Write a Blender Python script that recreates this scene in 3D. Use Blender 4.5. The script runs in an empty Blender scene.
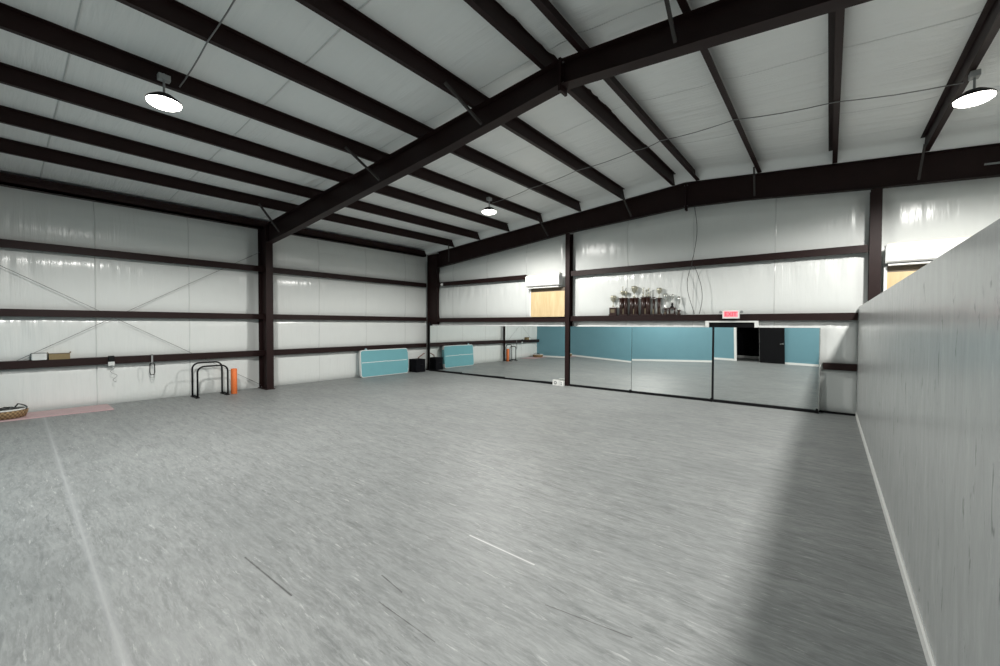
import bpy, math, random
import numpy as np
from mathutils import Vector, Matrix

# ------------------------------------------------------------------ camera, world, lights, exposure
SC = bpy.context.scene
COL = SC.collection
SC.view_settings.view_transform = 'Standard'
SC.view_settings.look = 'None'
SC.view_settings.gamma = 1.0
SC.view_settings.use_curve_mapping = False
SC.view_settings.exposure = 0.02

cam_data = bpy.data.cameras.new('camera')
cam = bpy.data.objects.new('camera', cam_data)
COL.objects.link(cam)
cam_data.sensor_width = 36.0
cam_data.sensor_fit = 'HORIZONTAL'
cam_data.lens = 36.0 * 408.8 / 1000.0
cam_data.clip_start = 0.05
cam_data.clip_end = 100

def _cam_axes():
    f = 408.8
    def d(px, py):
        return Vector(((px - 500) / f, -(py - 333) / f, -1.0)).normalized()
    vy = d(829.2, 325.6)
    vx = -d(-8.0, 323.0)
    vx = (vx - vx.dot(vy) * vy).normalized()
    vz = vx.cross(vy)
    return Matrix((vx, vy, vz))
cam.matrix_world = Matrix.Translation((0, 0, 2.0)) @ _cam_axes().to_4x4()
SC.camera = cam

w = bpy.data.worlds.new('world')
SC.world = w
w.use_nodes = True
w.node_tree.nodes['Background'].inputs[0].default_value = (0.8, 0.85, 0.9, 1)
w.node_tree.nodes['Background'].inputs[1].default_value = 0.01

LAMP_POWER = 1000.0
LAMPS = [(-7.42, 1.58), (-7.42, 8.72), (1.51, 8.55), (1.51, 1.58)]
LAMP_Z = 5.18
def lamp_lights():
    for i, (x, y) in enumerate(LAMPS):
        l = bpy.data.lights.new('lamp_light', 'SPOT')
        l.spot_size = math.radians(172)
        l.spot_blend = 0.36
        l.shadow_soft_size = 0.17
        l.energy = LAMP_POWER * (0.79 if y > 5 else 0.93)
        l.color = (1.0, 0.985, 0.94)
        o = bpy.data.objects.new('lamp_light', l)
        o.location = (x, y, LAMP_Z - 0.27)
        COL.objects.link(o)
lamp_lights()
SC.cycles.max_bounces = 12
SC.cycles.diffuse_bounces = 7
SC.cycles.glossy_bounces = 5
SC.cycles.sample_clamp_indirect = 4.0
SC.cycles.use_denoising = True

# ------------------------------------------------------------------ dimensions (metres)
XL, XR = -13.88, 7.65          # insulation planes of the side walls
YB, YN = 12.05, -8.0           # back wall, shell wall behind the camera
YT = -0.75                     # teal wall
XP = 0.5                       # partition face
HP = 2.41                      # partition height
RX = -3.1                      # ridge
def zr(x):                     # top of rafters / bottom of purlins
    return 5.0 + 0.082 * (min(x, 2 * RX - x) + 13.85)
PH = 0.24                      # purlin height
YF0, YF1 = 5.2, 5.4            # middle frame

# ------------------------------------------------------------------ materials
def new_mat(name):
    m = bpy.data.materials.new(name)
    m.use_nodes = True
    nt = m.node_tree
    b = nt.nodes['Principled BSDF']
    return m, nt, b
def simple(name, col, rough=0.5, metal=0.0, noise=0.06, nscale=12.0, bump=0.0, spec=0.5):
    m, nt, b = new_mat(name)
    b.inputs['Roughness'].default_value = rough
    b.inputs['Metallic'].default_value = metal
    b.inputs['Specular IOR Level'].default_value = spec
    tc = nt.nodes.new('ShaderNodeTexCoord')
    n = nt.nodes.new('ShaderNodeTexNoise'); n.inputs['Scale'].default_value = nscale
    n.inputs['Detail'].default_value = 4
    nt.links.new(tc.outputs['Object'], n.inputs['Vector'])
    mx = nt.nodes.new('ShaderNodeMix'); mx.data_type = 'RGBA'
    c0 = [max(0, c * (1 - noise * 2)) for c in col] + [1]
    c1 = [min(1, c * (1 + noise * 2)) for c in col] + [1]
    mx.inputs[6].default_value = c0; mx.inputs[7].default_value = c1
    nt.links.new(n.outputs[0], mx.inputs[0])
    nt.links.new(mx.outputs[2], b.inputs['Base Color'])
    if bump:
        bp = nt.nodes.new('ShaderNodeBump'); bp.inputs['Strength'].default_value = bump
        bp.inputs['Distance'].default_value = 0.01
        nt.links.new(n.outputs[0], bp.inputs['Height'])
        nt.links.new(bp.outputs[0], b.inputs['Normal'])
    return m

class NT:
    """tiny node helper"""
    def __init__(s, nt): s.nt = nt
    def n(s, t, **kw):
        o = s.nt.nodes.new(t)
        for k, v in kw.items(): setattr(o, k, v)
        return o
    def link(s, a, b): s.nt.links.new(a, b)
    def math(s, op, a, b=None, c=None, clamp=False):
        o = s.nt.nodes.new('ShaderNodeMath'); o.operation = op; o.use_clamp = clamp
        for i, v in enumerate((a, b, c)):
            if v is None: continue
            if isinstance(v, (int, float)): o.inputs[i].default_value = v
            else: s.link(v, o.inputs[i])
        return o.outputs[0]
    def noise(s, vec, scale, detail=3, rough=0.5, dist=0.0):
        o = s.nt.nodes.new('ShaderNodeTexNoise')
        o.inputs['Scale'].default_value = scale; o.inputs['Detail'].default_value = detail
        o.inputs['Roughness'].default_value = rough; o.inputs['Distortion'].default_value = dist
        s.link(vec, o.inputs['Vector'])
        return o.outputs[0]
    def mapping(s, vec, scale=(1, 1, 1), loc=(0, 0, 0), rot=(0, 0, 0)):
        o = s.nt.nodes.new('ShaderNodeMapping')
        o.inputs['Scale'].default_value = scale; o.inputs['Location'].default_value = loc
        o.inputs['Rotation'].default_value = rot
        s.link(vec, o.inputs['Vector'])
        return o.outputs[0]
    def ramp(s, fac, pts):
        o = s.nt.nodes.new('ShaderNodeValToRGB')
        e = o.color_ramp.elements
        while len(e) < len(pts): e.new(0.5)
        for el, (p, c) in zip(e, pts):
            el.position = p
            el.color = (c, c, c, 1) if isinstance(c, (int, float)) else (*c, 1)
        s.link(fac, o.inputs[0])
        return o.outputs[0]
    def mix(s, fac, a, b, blend='MIX'):
        o = s.nt.nodes.new('ShaderNodeMix'); o.data_type = 'RGBA'; o.blend_type = blend
        for i, v in ((0, fac), (6, a), (7, b)):
            if isinstance(v, (int, float)): o.inputs[i].default_value = v
            elif isinstance(v, tuple): o.inputs[i].default_value = (*v, 1)
            else: s.link(v, o.inputs[i])
        return o.outputs[2]

def insulation_mat(name, along, across, seam0, seamstep, base, rough, depth=0.035):
    """white vinyl facing: creases run along `along`, seams every seamstep on `across`"""
    m, nt, b = new_mat(name)
    h = NT(nt)
    tc = h.n('ShaderNodeTexCoord').outputs['Object']
    ix = {'x': 0, 'y': 1, 'z': 2}
    sc = [1.2, 1.2, 1.2]; sc[ix[across]] = 14.0; sc[ix[along]] = 1.0
    fine = h.noise(h.mapping(tc, tuple(sc)), 1.0, 5, 0.6, 0.6)
    sc2 = [0.7, 0.7, 0.7]; sc2[ix[across]] = 4.5; sc2[ix[along]] = 0.55
    wide = h.noise(h.mapping(tc, tuple(sc2), (3.1, 1.7, 0.3)), 1.0, 3, 0.5, 0.4)
    patch = h.ramp(h.noise(tc, 0.6, 2), [(0.38, 0.15), (0.66, 1.0)])
    hgt = h.math('ADD', h.math('MULTIPLY', h.math('MULTIPLY', fine, patch), 0.5), h.math('MULTIPLY', wide, 0.8))
    sep = h.n('ShaderNodeSeparateXYZ'); h.link(tc, sep.inputs[0])
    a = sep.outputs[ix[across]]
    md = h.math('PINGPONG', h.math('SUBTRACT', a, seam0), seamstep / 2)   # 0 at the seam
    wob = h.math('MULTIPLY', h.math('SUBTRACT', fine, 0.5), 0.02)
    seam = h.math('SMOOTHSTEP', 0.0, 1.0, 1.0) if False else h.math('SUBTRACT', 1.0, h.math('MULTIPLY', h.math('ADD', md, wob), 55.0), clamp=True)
    bp = h.n('ShaderNodeBump'); bp.inputs['Strength'].default_value = 0.55
    bp.inputs['Distance'].default_value = depth
    h.link(h.math('ADD', hgt, h.math('MULTIPLY', seam, 0.5)), bp.inputs['Height'])
    h.link(bp.outputs[0], b.inputs['Normal'])
    c = h.mix(h.noise(tc, 3.0, 3), tuple(v * 0.95 for v in base), base)
    c = h.mix(h.math('MULTIPLY', seam, 0.30), c, tuple(v * 0.45 for v in base))  # shadow of the seam tab painted into the colour as a darker line
    h.link(c, b.inputs['Base Color'])
    b.inputs['Roughness'].default_value = rough
    b.inputs['Specular IOR Level'].default_value = 0.5
    return m

M = {}
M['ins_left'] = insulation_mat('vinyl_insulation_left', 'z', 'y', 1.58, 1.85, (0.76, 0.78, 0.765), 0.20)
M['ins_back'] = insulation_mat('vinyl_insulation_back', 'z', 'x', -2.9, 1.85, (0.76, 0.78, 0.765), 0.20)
M['ins_roof'] = insulation_mat('vinyl_insulation_roof', 'x', 'y', 0.72, 2.25, (0.87, 0.89, 0.88), 0.34, 0.07)
M['steel'] = simple('maroon_painted_steel', (0.0185, 0.0082, 0.0078), 0.5, 0, 0.12, 5.0, spec=0.2)
M['black'] = simple('black_paint', (0.006, 0.006, 0.007), 0.5, spec=0.2)
M['black_soft'] = simple('black_fabric', (0.006, 0.006, 0.008), 0.9, spec=0.1)
M['door_black'] = simple('matt_black_door', (0.006, 0.006, 0.007), 0.7, spec=0.12)
M['white'] = simple('white_paint', (0.80, 0.81, 0.80), 0.4, noise=0.02)
M['white_gloss'] = simple('white_enamel', (0.84, 0.84, 0.82), 0.25, noise=0.01)
M['teal_paint'] = simple('teal_wall_paint', (0.150, 0.315, 0.375), 0.5, noise=0.03, nscale=2.0)
M['teal_vinyl'] = simple('teal_vinyl', (0.17, 0.42, 0.47), 0.3, noise=0.03, nscale=3)
M['galv'] = simple('galvanised_wire', (0.23, 0.23, 0.23), 0.4, 0.5)
M['dark_wire'] = simple('dark_cable', (0.06, 0.06, 0.06), 0.5)
M['grey_plastic'] = simple('grey_plastic', (0.30, 0.31, 0.31), 0.4)
M['orange'] = simple('orange_foam', (0.85, 0.20, 0.05), 0.65, noise=0.05, nscale=30, bump=0.2)
M['gold'] = simple('pale_gold', (0.50, 0.48, 0.38), 0.32, 0.7)
M['silver'] = simple('silver_metal', (0.62, 0.63, 0.60), 0.25, 0.8)
M['plaque'] = simple('gilt_plaque', (0.17, 0.14, 0.09), 0.4, 0.5)
M['marble'] = simple('white_marble', (0.7, 0.7, 0.67), 0.3, noise=0.1, nscale=30)
M['red_item'] = simple('faded_red_strap', (0.20, 0.09, 0.07), 0.7)
M['brown_box'] = simple('brown_cardboard', (0.24, 0.18, 0.09), 0.8, noise=0.08, nscale=25)
M['clear_plastic'] = simple('frosted_white_plastic', (0.66, 0.68, 0.67), 0.25)

def wood_mat(name, c0, c1, axis_scale, rough=0.5):
    m, nt, b = new_mat(name); h = NT(nt)
    tc = h.n('ShaderNodeTexCoord').outputs['Object']
    n = h.noise(h.mapping(tc, axis_scale), 1.0, 5, 0.6, 1.2)
    h.link(h.mix(h.ramp(n, [(0.3, 0.0), (0.7, 1.0)]), c0, c1), b.inputs['Base Color'])
    b.inputs['Roughness'].default_value = rough
    return m
M['plywood'] = wood_mat('pale_plywood', (0.60, 0.44, 0.23), (0.74, 0.58, 0.34), (6, 6, 1.0), 0.55)
M['trophy_wood'] = wood_mat('trophy_column', (0.018, 0.008, 0.006), (0.048, 0.018, 0.013), (10, 10, 3), 0.3)

def floor_mat():
    m, nt, b = new_mat('marbled_grey_vinyl'); h = NT(nt)
    tc = h.n('ShaderNodeTexCoord').outputs['Object']
    sep = h.n('ShaderNodeSeparateXYZ'); h.link(tc, sep.inputs[0])
    warp = h.noise(tc, 1.3, 2)
    warped = h.n('ShaderNodeVectorMath', operation='ADD')
    cmb = h.n('ShaderNodeCombineXYZ'); h.link(h.math('MULTIPLY', h.math('SUBTRACT', warp, 0.5), 0.12), cmb.inputs[1])
    h.link(tc, warped.inputs[0]); h.link(cmb.outputs[0], warped.inputs[1])
    v = warped.outputs[0]
    a = h.noise(h.mapping(v, (2.0, 11.0, 1)), 1.0, 8, 0.70, 0.3)
    f = h.noise(h.mapping(v, (7.0, 36.0, 1), (5, 2, 0)), 1.0, 5, 0.7, 0.3)
    big = h.noise(h.mapping(tc, (0.5, 1.1, 1)), 1.0, 3)
    base = h.ramp(a, [(0.32, (0.205, 0.217, 0.215)), (0.50, (0.298, 0.311, 0.308)), (0.68, (0.385, 0.400, 0.396))])
    base = h.mix(h.math('MULTIPLY', h.ramp(f, [(0.44, 0.0), (0.62, 1.0)]), 0.55), base, (0.46, 0.475, 0.47))
    area = h.ramp(h.noise(h.mapping(tc, (0.6, 1.6, 1), (2, 9, 0)), 1.0, 3, 0.6), [(0.45, 0.15), (0.65, 1.0)])
    dk = h.ramp(h.noise(h.mapping(v, (2.8, 22.0, 1), (11, 7, 0)), 1.0, 6, 0.72, 0.2), [(0.585, 0.0), (0.67, 1.0)])
    base = h.mix(h.math('MULTIPLY', h.math('MULTIPLY', dk, area), 0.75), base, (0.12, 0.13, 0.13))
    wt = h.ramp(h.noise(h.mapping(v, (3.6, 26.0, 1), (1, 17, 0)), 1.0, 7, 0.74, 0.2), [(0.585, 0.0), (0.68, 1.0)])
    base = h.mix(h.math('MULTIPLY', wt, 0.8), base, (0.66, 0.67, 0.66))
    base = h.mix(h.math('MULTIPLY', h.math('SUBTRACT', big, 0.42, clamp=True), 1.1), base, (0.21, 0.225, 0.225))
    # first a painted reflection on the seam, then single scuffs and scrapes: x0, x1, y, slope, half width, colour
    for (mx0, mx1, my, sl, hw, cc) in ((-2.63, -1.88, 2.815, -0.013, 0.012, 0.85), (-3.87, -3.05, 1.33, 0.03, 0.010, 0.06), (-2.75, -2.45, 1.92, -0.1, 0.008, 0.10), (-2.5, -1.9, 1.72, 0.0, 0.006, 0.10),
                                       (-1.55, -0.95, 2.45, 0.15, 0.008, 0.12), (-2.75, -2.2, 6.0, 0.2, 0.008, 0.7), (-4.2, -3.6, 4.4, -0.1, 0.008, 0.65)):
        dy = h.math('ABSOLUTE', h.math('SUBTRACT', h.math('SUBTRACT', sep.outputs[1], my), h.math('MULTIPLY', h.math('SUBTRACT', sep.outputs[0], mx0), sl)))
        dy = h.math('ADD', dy, h.math('MULTIPLY', h.math('SUBTRACT', f, 0.5), 0.012))
        k = h.math('SUBTRACT', 1.0, h.math('MULTIPLY', dy, 1.0 / hw), clamp=True)
        k = h.math('MULTIPLY', k, h.math('MULTIPLY', h.math('GREATER_THAN', sep.outputs[0], mx0), h.math('LESS_THAN', sep.outputs[0], mx1)))
        base = h.mix(k, base, (cc, cc, cc))
    # sheet seams run across the room
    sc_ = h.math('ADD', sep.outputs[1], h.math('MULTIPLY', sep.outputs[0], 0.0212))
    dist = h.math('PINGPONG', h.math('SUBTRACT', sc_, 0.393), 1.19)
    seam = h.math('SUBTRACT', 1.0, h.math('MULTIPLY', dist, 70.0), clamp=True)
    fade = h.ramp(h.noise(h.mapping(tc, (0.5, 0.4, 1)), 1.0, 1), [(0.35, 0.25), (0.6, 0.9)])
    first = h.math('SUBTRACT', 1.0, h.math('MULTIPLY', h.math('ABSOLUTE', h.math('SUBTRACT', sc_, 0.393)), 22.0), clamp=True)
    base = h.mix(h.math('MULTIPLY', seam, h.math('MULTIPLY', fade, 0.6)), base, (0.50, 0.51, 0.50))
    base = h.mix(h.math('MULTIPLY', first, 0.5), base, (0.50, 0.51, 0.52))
    base = h.mix(1.0, base, (0.80, 0.80, 0.805), 'MULTIPLY')
    h.link(base, b.inputs['Base Color'])
    r = h.math('ADD', 0.42, h.math('MULTIPLY', f, 0.2))
    h.link(r, b.inputs['Roughness'])
    bp = h.n('ShaderNodeBump'); bp.inputs['Strength'].default_value = 0.25; bp.inputs['Distance'].default_value = 0.004
    h.link(h.math('ADD', a, h.math('MULTIPLY', f, 0.4)), bp.inputs['Height'])
    h.link(bp.outputs[0], b.inputs['Normal'])
    return m
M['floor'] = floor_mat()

def partition_mat():
    m, nt, b = new_mat('streaked_grey_panel'); h = NT(nt)
    tc = h.n('ShaderNodeTexCoord').outputs['Object']
    a = h.noise(h.mapping(tc, (4, 7.0, 1.9)), 1.0, 7, 0.68, 0.4)
    base = h.ramp(a, [(0.3, (0.385, 0.397, 0.392)), (0.55, (0.44, 0.453, 0.448)), (0.75, (0.50, 0.513, 0.508))])
    dk = h.ramp(h.noise(h.mapping(tc, (4, 11.0, 3.0), (3, 5, 1)), 1.0, 5, 0.66, 0.9), [(0.62, 0.0), (0.68, 1.0)])
    base = h.mix(h.math('MULTIPLY', dk, 0.7), base, (0.14, 0.15, 0.15))
    wt = h.ramp(h.noise(h.mapping(tc, (4, 16.0, 4.2), (9, 1, 4)), 1.0, 5, 0.68, 0.4), [(0.60, 0.0), (0.70, 1.0)])
    base = h.mix(h.math('MULTIPLY', wt, 0.6), base, (0.55, 0.56, 0.55))
    h.link(base, b.inputs['Base Color'])
    b.inputs['Roughness'].default_value = 0.24
    bp = h.n('ShaderNodeBump'); bp.inputs['Strength'].default_value = 0.3; bp.inputs['Distance'].default_value = 0.006
    h.link(a, bp.inputs['Height']); h.link(bp.outputs[0], b.inputs['Normal'])
    return m
M['partition'] = partition_mat()

def mirror_mat():
    m, nt, b = new_mat('mirror_glass')
    b.inputs['Metallic'].default_value = 1.0
    b.inputs['Roughness'].default_value = 0.0
    b.inputs['Base Color'].default_value = (0.86, 0.89, 0.88, 1)
    return m
M['mirror'] = mirror_mat()
def emit_mat(name, col, strength):
    m, nt, b = new_mat(name)
    b.inputs['Base Color'].default_value = (*col, 1)
    b.inputs['Emission Color'].default_value = (*col, 1)
    b.inputs['Emission Strength'].default_value = strength
    return m
M['lens'] = emit_mat('lit_lens', (1.0, 0.97, 0.88), 14.0)
M['exit_red'] = emit_mat('exit_red_glow', (1.0, 0.05, 0.07), 1.4)
M['exit_face'] = emit_mat('exit_face_glow', (1.0, 0.20, 0.24), 0.75)

def mat_pink():
    m, nt, b = new_mat('pink_mat'); h = NT(nt)
    tc = h.n('ShaderNodeTexCoord').outputs['Object']
    n = h.noise(tc, 14.0, 4, 0.6)
    h.link(h.mix(n, (0.43, 0.28, 0.29), (0.60, 0.43, 0.44)), b.inputs['Base Color'])
    b.inputs['Roughness'].default_value = 0.5
    return m
M['pink'] = mat_pink()
def mat_wicker():
    m, nt, b = new_mat('woven_tan'); h = NT(nt)
    tc = h.n('ShaderNodeTexCoord').outputs['Object']
    sep = h.n('ShaderNodeSeparateXYZ'); h.link(tc, sep.inputs[0])
    ang = h.math('ARCTAN2', sep.outputs[1], sep.outputs[0])
    wv = h.math('SINE', h.math('MULTIPLY', ang, 30.0))
    wz = h.math('SINE', h.math('MULTIPLY', sep.outputs[2], 75.0))
    k = h.math('ADD', h.math('MULTIPLY', h.math('MULTIPLY', wv, wz), 0.5), 0.5)
    h.link(h.mix(k, (0.12, 0.07, 0.035), (0.36, 0.24, 0.12)), b.inputs['Base Color'])
    bp = h.n('ShaderNodeBump'); bp.inputs['Strength'].default_value = 0.6; bp.inputs['Distance'].default_value = 0.01
    h.link(k, bp.inputs['Height']); h.link(bp.outputs[0], b.inputs['Normal'])
    b.inputs['Roughness'].default_value = 0.8
    return m
M['wicker'] = mat_wicker()

# ------------------------------------------------------------------ mesh builder
class MB:
    def __init__(s): s.v = []; s.f = []; s.sm = []
    def add(s, vs, fs, smooth=False):
        k = len(s.v)
        s.v += [tuple(p) for p in vs]
        s.f += [tuple(i + k for i in f) for f in fs]
        s.sm += [smooth] * len(fs)
        return s
    def box(s, a, b):
        x0, y0, z0 = [min(p, q) for p, q in zip(a, b)]; x1, y1, z1 = [max(p, q) for p, q in zip(a, b)]
        vs = [(x0, y0, z0), (x1, y0, z0), (x1, y1, z0), (x0, y1, z0), (x0, y0, z1), (x1, y0, z1), (x1, y1, z1), (x0, y1, z1)]
        return s.add(vs, [(0, 3, 2, 1), (4, 5, 6, 7), (0, 1, 5, 4), (1, 2, 6, 5), (2, 3, 7, 6), (3, 0, 4, 7)])
    def rbox(s, a, b, r, n=3):
        """box with rounded vertical edges and chamfered rims"""
        x0, y0, z0 = [min(p, q) for p, q in zip(a, b)]; x1, y1, z1 = [max(p, q) for p, q in zip(a, b)]
        c = r * 0.5
        rings = []
        for z, ins in ((z0, c), (z0 + c, 0), (z1 - c, 0), (z1, c)):
            ring = []
            for cx, cy, a0 in ((x1 - r, y1 - r, 0), (x0 + r, y1 - r, 90), (x0 + r, y0 + r, 180), (x1 - r, y0 + r, 270)):
                for k in range(n + 1):
                    t = math.radians(a0 + 90 * k / n)
                    ring.append((cx + (r - ins) * math.cos(t), cy + (r - ins) * math.sin(t), z))
            rings.append(ring)
        return s.loft(rings, closed=True, caps=True, smooth=False)
    def loft(s, rings, closed=True, caps=True, smooth=True):
        n = len(rings[0]); vs = [p for r in rings for p in r]; fs = []
        for i in range(len(rings) - 1):
            for j in range(n if closed else n - 1):
                k = (j + 1) % n
                fs.append((i * n + j, i * n + k, (i + 1) * n + k, (i + 1) * n + j))
        base = len(s.v)
        s.add(vs, fs, smooth)
        if caps:
            s.f.append(tuple(base + j for j in reversed(range(n)))); s.sm.append(False)
            s.f.append(tuple(base + (len(rings) - 1) * n + j for j in range(n))); s.sm.append(False)
        return s
    def lathe(s, prof, c=(0, 0, 0), n=24, caps=True, smooth=True):
        rings = [[(c[0] + r * math.cos(2 * math.pi * k / n), c[1] + r * math.sin(2 * math.pi * k / n), c[2] + z) for k in range(n)] for r, z in prof]
        return s.loft(rings, True, caps, smooth)
    def tube(s, pts, r, n=8, caps=True):
        pts = [Vector(p) for p in pts]; rings = []
        ref = None
        for i, p in enumerate(pts):
            d = (pts[min(i + 1, len(pts) - 1)] - pts[max(i - 1, 0)]).normalized()
            if ref is None:
                ref = d.orthogonal().normalized()
            u = (ref - ref.dot(d) * d).normalized(); ref = u
            w_ = d.cross(u)
            rr = r[i] if isinstance(r, (list, tuple)) else r
            rings.append([tuple(p + rr * (math.cos(2 * math.pi * k / n) * u + math.sin(2 * math.pi * k / n) * w_)) for k in range(n)])
        return s.loft(rings, True, caps, True)
    def prism(s, poly, ax, a, b):
        """extrude a polygon (list of 2D points) along axis ax from a to b"""
        def P(u, v_, t):
            return {'x': (t, u, v_), 'y': (u, t, v_), 'z': (u, v_, t)}[ax]
        n = len(poly)
        vs = [P(u, v_, a) for u, v_ in poly] + [P(u, v_, b) for u, v_ in poly]
        fs = [tuple(range(n)), tuple(reversed(range(n, 2 * n)))]
        fs += [(i, i + n, (i + 1) % n + n, (i + 1) % n) for i in range(n)]
        return s.add(vs, fs)
    def ball(s, c, r, sx=1, sy=1, sz=1, n=14):
        prof = [(max(1e-4, math.sin(math.pi * k / 8)), -math.cos(math.pi * k / 8)) for k in range(9)]
        rings = [[(c[0] + sx * r * q * math.cos(2 * math.pi * k / n), c[1] + sy * r * q * math.sin(2 * math.pi * k / n), c[2] + sz * r * z) for k in range(n)] for q, z in prof]
        return s.loft(rings, True, True, True)
    def xf(s, mat):
        s.v = [tuple(mat @ Vector(p)) for p in s.v]; return s
    def build(s, name, mat, parent=None, loc=None):
        me = bpy.data.meshes.new(name)
        me.from_pydata(s.v, [], s.f)
        me.polygons.foreach_set('use_smooth', s.sm)
        import bmesh
        bm = bmesh.new(); bm.from_mesh(me); bmesh.ops.recalc_face_normals(bm, faces=bm.faces); bm.to_mesh(me); bm.free()
        me.materials.append(M[mat] if isinstance(mat, str) else mat)
        o = bpy.data.objects.new(name, me); COL.objects.link(o)
        if loc: o.location = loc
        if parent: o.parent = parent
        return o

def tag(o, label=None, cat=None, group=None, kind=None):
    if label: o['label'] = label
    if cat: o['category'] = cat
    if group: o['group'] = group
    if kind: o['kind'] = kind
    return o
def thing(name, label, cat, loc=(0, 0, 0), rz=0.0, group=None):
    o = bpy.data.objects.new(name, None); COL.objects.link(o)
    o.location = loc; o.rotation_euler = (0, 0, rz); o.empty_display_size = 0.1
    return tag(o, label, cat, group)
def struct(name, mb, mat, parent=None):
    o = mb.build(name, mat, parent)
    if parent is None: o['kind'] = 'structure'
    return o

# ------------------------------------------------------------------ structure: shell
rng = np.random.RandomState(7)
def vnoise(u, v, seed):
    """smooth value noise"""
    r = np.random.RandomState(seed); T = r.rand(256, 256)
    iu = np.floor(u).astype(int); iv = np.floor(v).astype(int)
    fu = u - iu; fv = v - iv
    fu = fu * fu * (3 - 2 * fu); fv = fv * fv * (3 - 2 * fv)
    g = lambda a, b: T[a % 256, b % 256]
    return (g(iu, iv) * (1 - fu) + g(iu + 1, iv) * fu) * (1 - fv) + (g(iu, iv + 1) * (1 - fu) + g(iu + 1, iv + 1) * fu) * fv - 0.5

def grid_obj(name, P, mat, flip=False):
    """P: (n, m, 3) array of points"""
    n, m_, _ = P.shape
    me = bpy.data.meshes.new(name)
    idx = np.arange(n * m_).reshape(n, m_)
    q = np.stack([idx[:-1, :-1], idx[1:, :-1], idx[1:, 1:], idx[:-1, 1:]], -1).reshape(-1, 4)
    if flip: q = q[:, ::-1]
    me.vertices.add(n * m_); me.vertices.foreach_set('co', P.reshape(-1).astype(np.float32))
    me.loops.add(q.size); me.loops.foreach_set('vertex_index', q.reshape(-1).astype(np.int32))
    me.polygons.add(len(q)); me.polygons.foreach_set('loop_start', np.arange(0, q.size, 4, dtype=np.int32))
    me.polygons.foreach_set('use_smooth', np.ones(len(q), dtype=bool))
    me.update(calc_edges=True)
    me.materials.append(M[mat])
    o = bpy.data.objects.new(name, me); COL.objects.link(o); o['kind'] = 'structure'
    return o

def pillow(t, edges):
    """0 at the girts, 1 in the middle of each bay, turning quickly"""
    out = np.zeros_like(t)
    for a, b in zip(edges[:-1], edges[1:]):
        k = (t >= a) & (t <= b)
        s_ = (t[k] - a) / (b - a)
        out[k] = (1 - np.abs(2 * s_ - 1) ** 5.0)
    return out
def folds(u, z, seed, edges):
    """vertical folds of the facing, strongest under each girt"""
    a = vnoise(u * 5.0 + vnoise(u * 2, z * 1.5, seed + 5) * 1.2, z * 0.7, seed) + 0.5 * vnoise(u * 11.0, z * 0.9, seed + 1)
    env = np.zeros_like(z)
    for lo, hi in zip(edges[:-1], edges[1:]):
        k = (z >= lo) & (z <= hi)
        s_ = (hi - z[k]) / (hi - lo)
        env[k] = np.exp(-((s_ - 0.16) / 0.30) ** 2) * np.minimum(1, s_ * 14)
    mask = np.clip(vnoise(u * 0.5, z * 0.4, seed + 2) * 2.2 + 0.55, 0.1, 1)
    return a * env * mask

# left wall facing
zs = np.arange(0, 5.2, 0.03); ys = np.arange(YN, YB + 0.03, 0.045)
Yg, Zg = np.meshgrid(ys, zs, indexing='ij')
eL = [0.0, 1.09, 2.22, 3.69, 5.2]
d = 0.095 * pillow(Zg, eL) + 0.034 * folds(Yg, Zg, 3, eL) + 0.03 * vnoise(Yg * 0.7, Zg * 0.8, 9)
tuck = 1 - np.exp(-((Yg - 5.3) / 0.32) ** 4)
d = d * tuck * np.clip((5.0 - Zg) / 0.5, 0, 1)
P = np.stack([XL - 0.02 + d, Yg, Zg], -1)
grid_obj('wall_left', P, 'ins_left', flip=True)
# back wall facing
xs = np.arange(-13.95, XR + 0.05, 0.045); zs = np.arange(0, 6.1, 0.03)
Xg, Zg = np.meshgrid(xs, zs, indexing='ij')
eB = [0.0, 1.08, 2.20, 3.67, 6.1]
d = 0.090 * pillow(Zg, eB) + 0.052 * folds(Xg, Zg, 23, eB) + 0.03 * vnoise(Xg * 0.7, Zg * 0.8, 19)
rbot = np.interp(xs, [-13.0, -6.9, RX, 0.63, 7.3], [4.42, 5.015, 5.225, 4.96, 4.42])[:, None]
tuck = (1 - np.exp(-((Xg + 6.68) / 0.26) ** 4)) * (1 - np.exp(-((Xg - 0.74) / 0.26) ** 4)) * np.clip((Xg + 13.75) / 0.9, 0, 1) * np.clip((rbot - Zg) / 0.35 + 0.1, 0, 1)
d = d * tuck
Zt = np.minimum(Zg, np.vectorize(zr)(xs)[:, None] + PH + 0.02)
P = np.stack([Xg, YB + 0.02 - d, Zt], -1)
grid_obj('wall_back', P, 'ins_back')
# plain shell walls out of view
struct('wall_right', MB().box((XR, YN, 0), (XR + 0.1, YB + 0.2, 5.4)), 'ins_left')
struct('wall_rear', MB().prism([(-14, 0), (XR, 0), (XR, zr(XR) + 0.2), (RX, zr(RX) + 0.2), (-14, zr(-13.9) + 0.2)], 'y', YN - 0.1, YN), 'ins_back')
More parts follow.
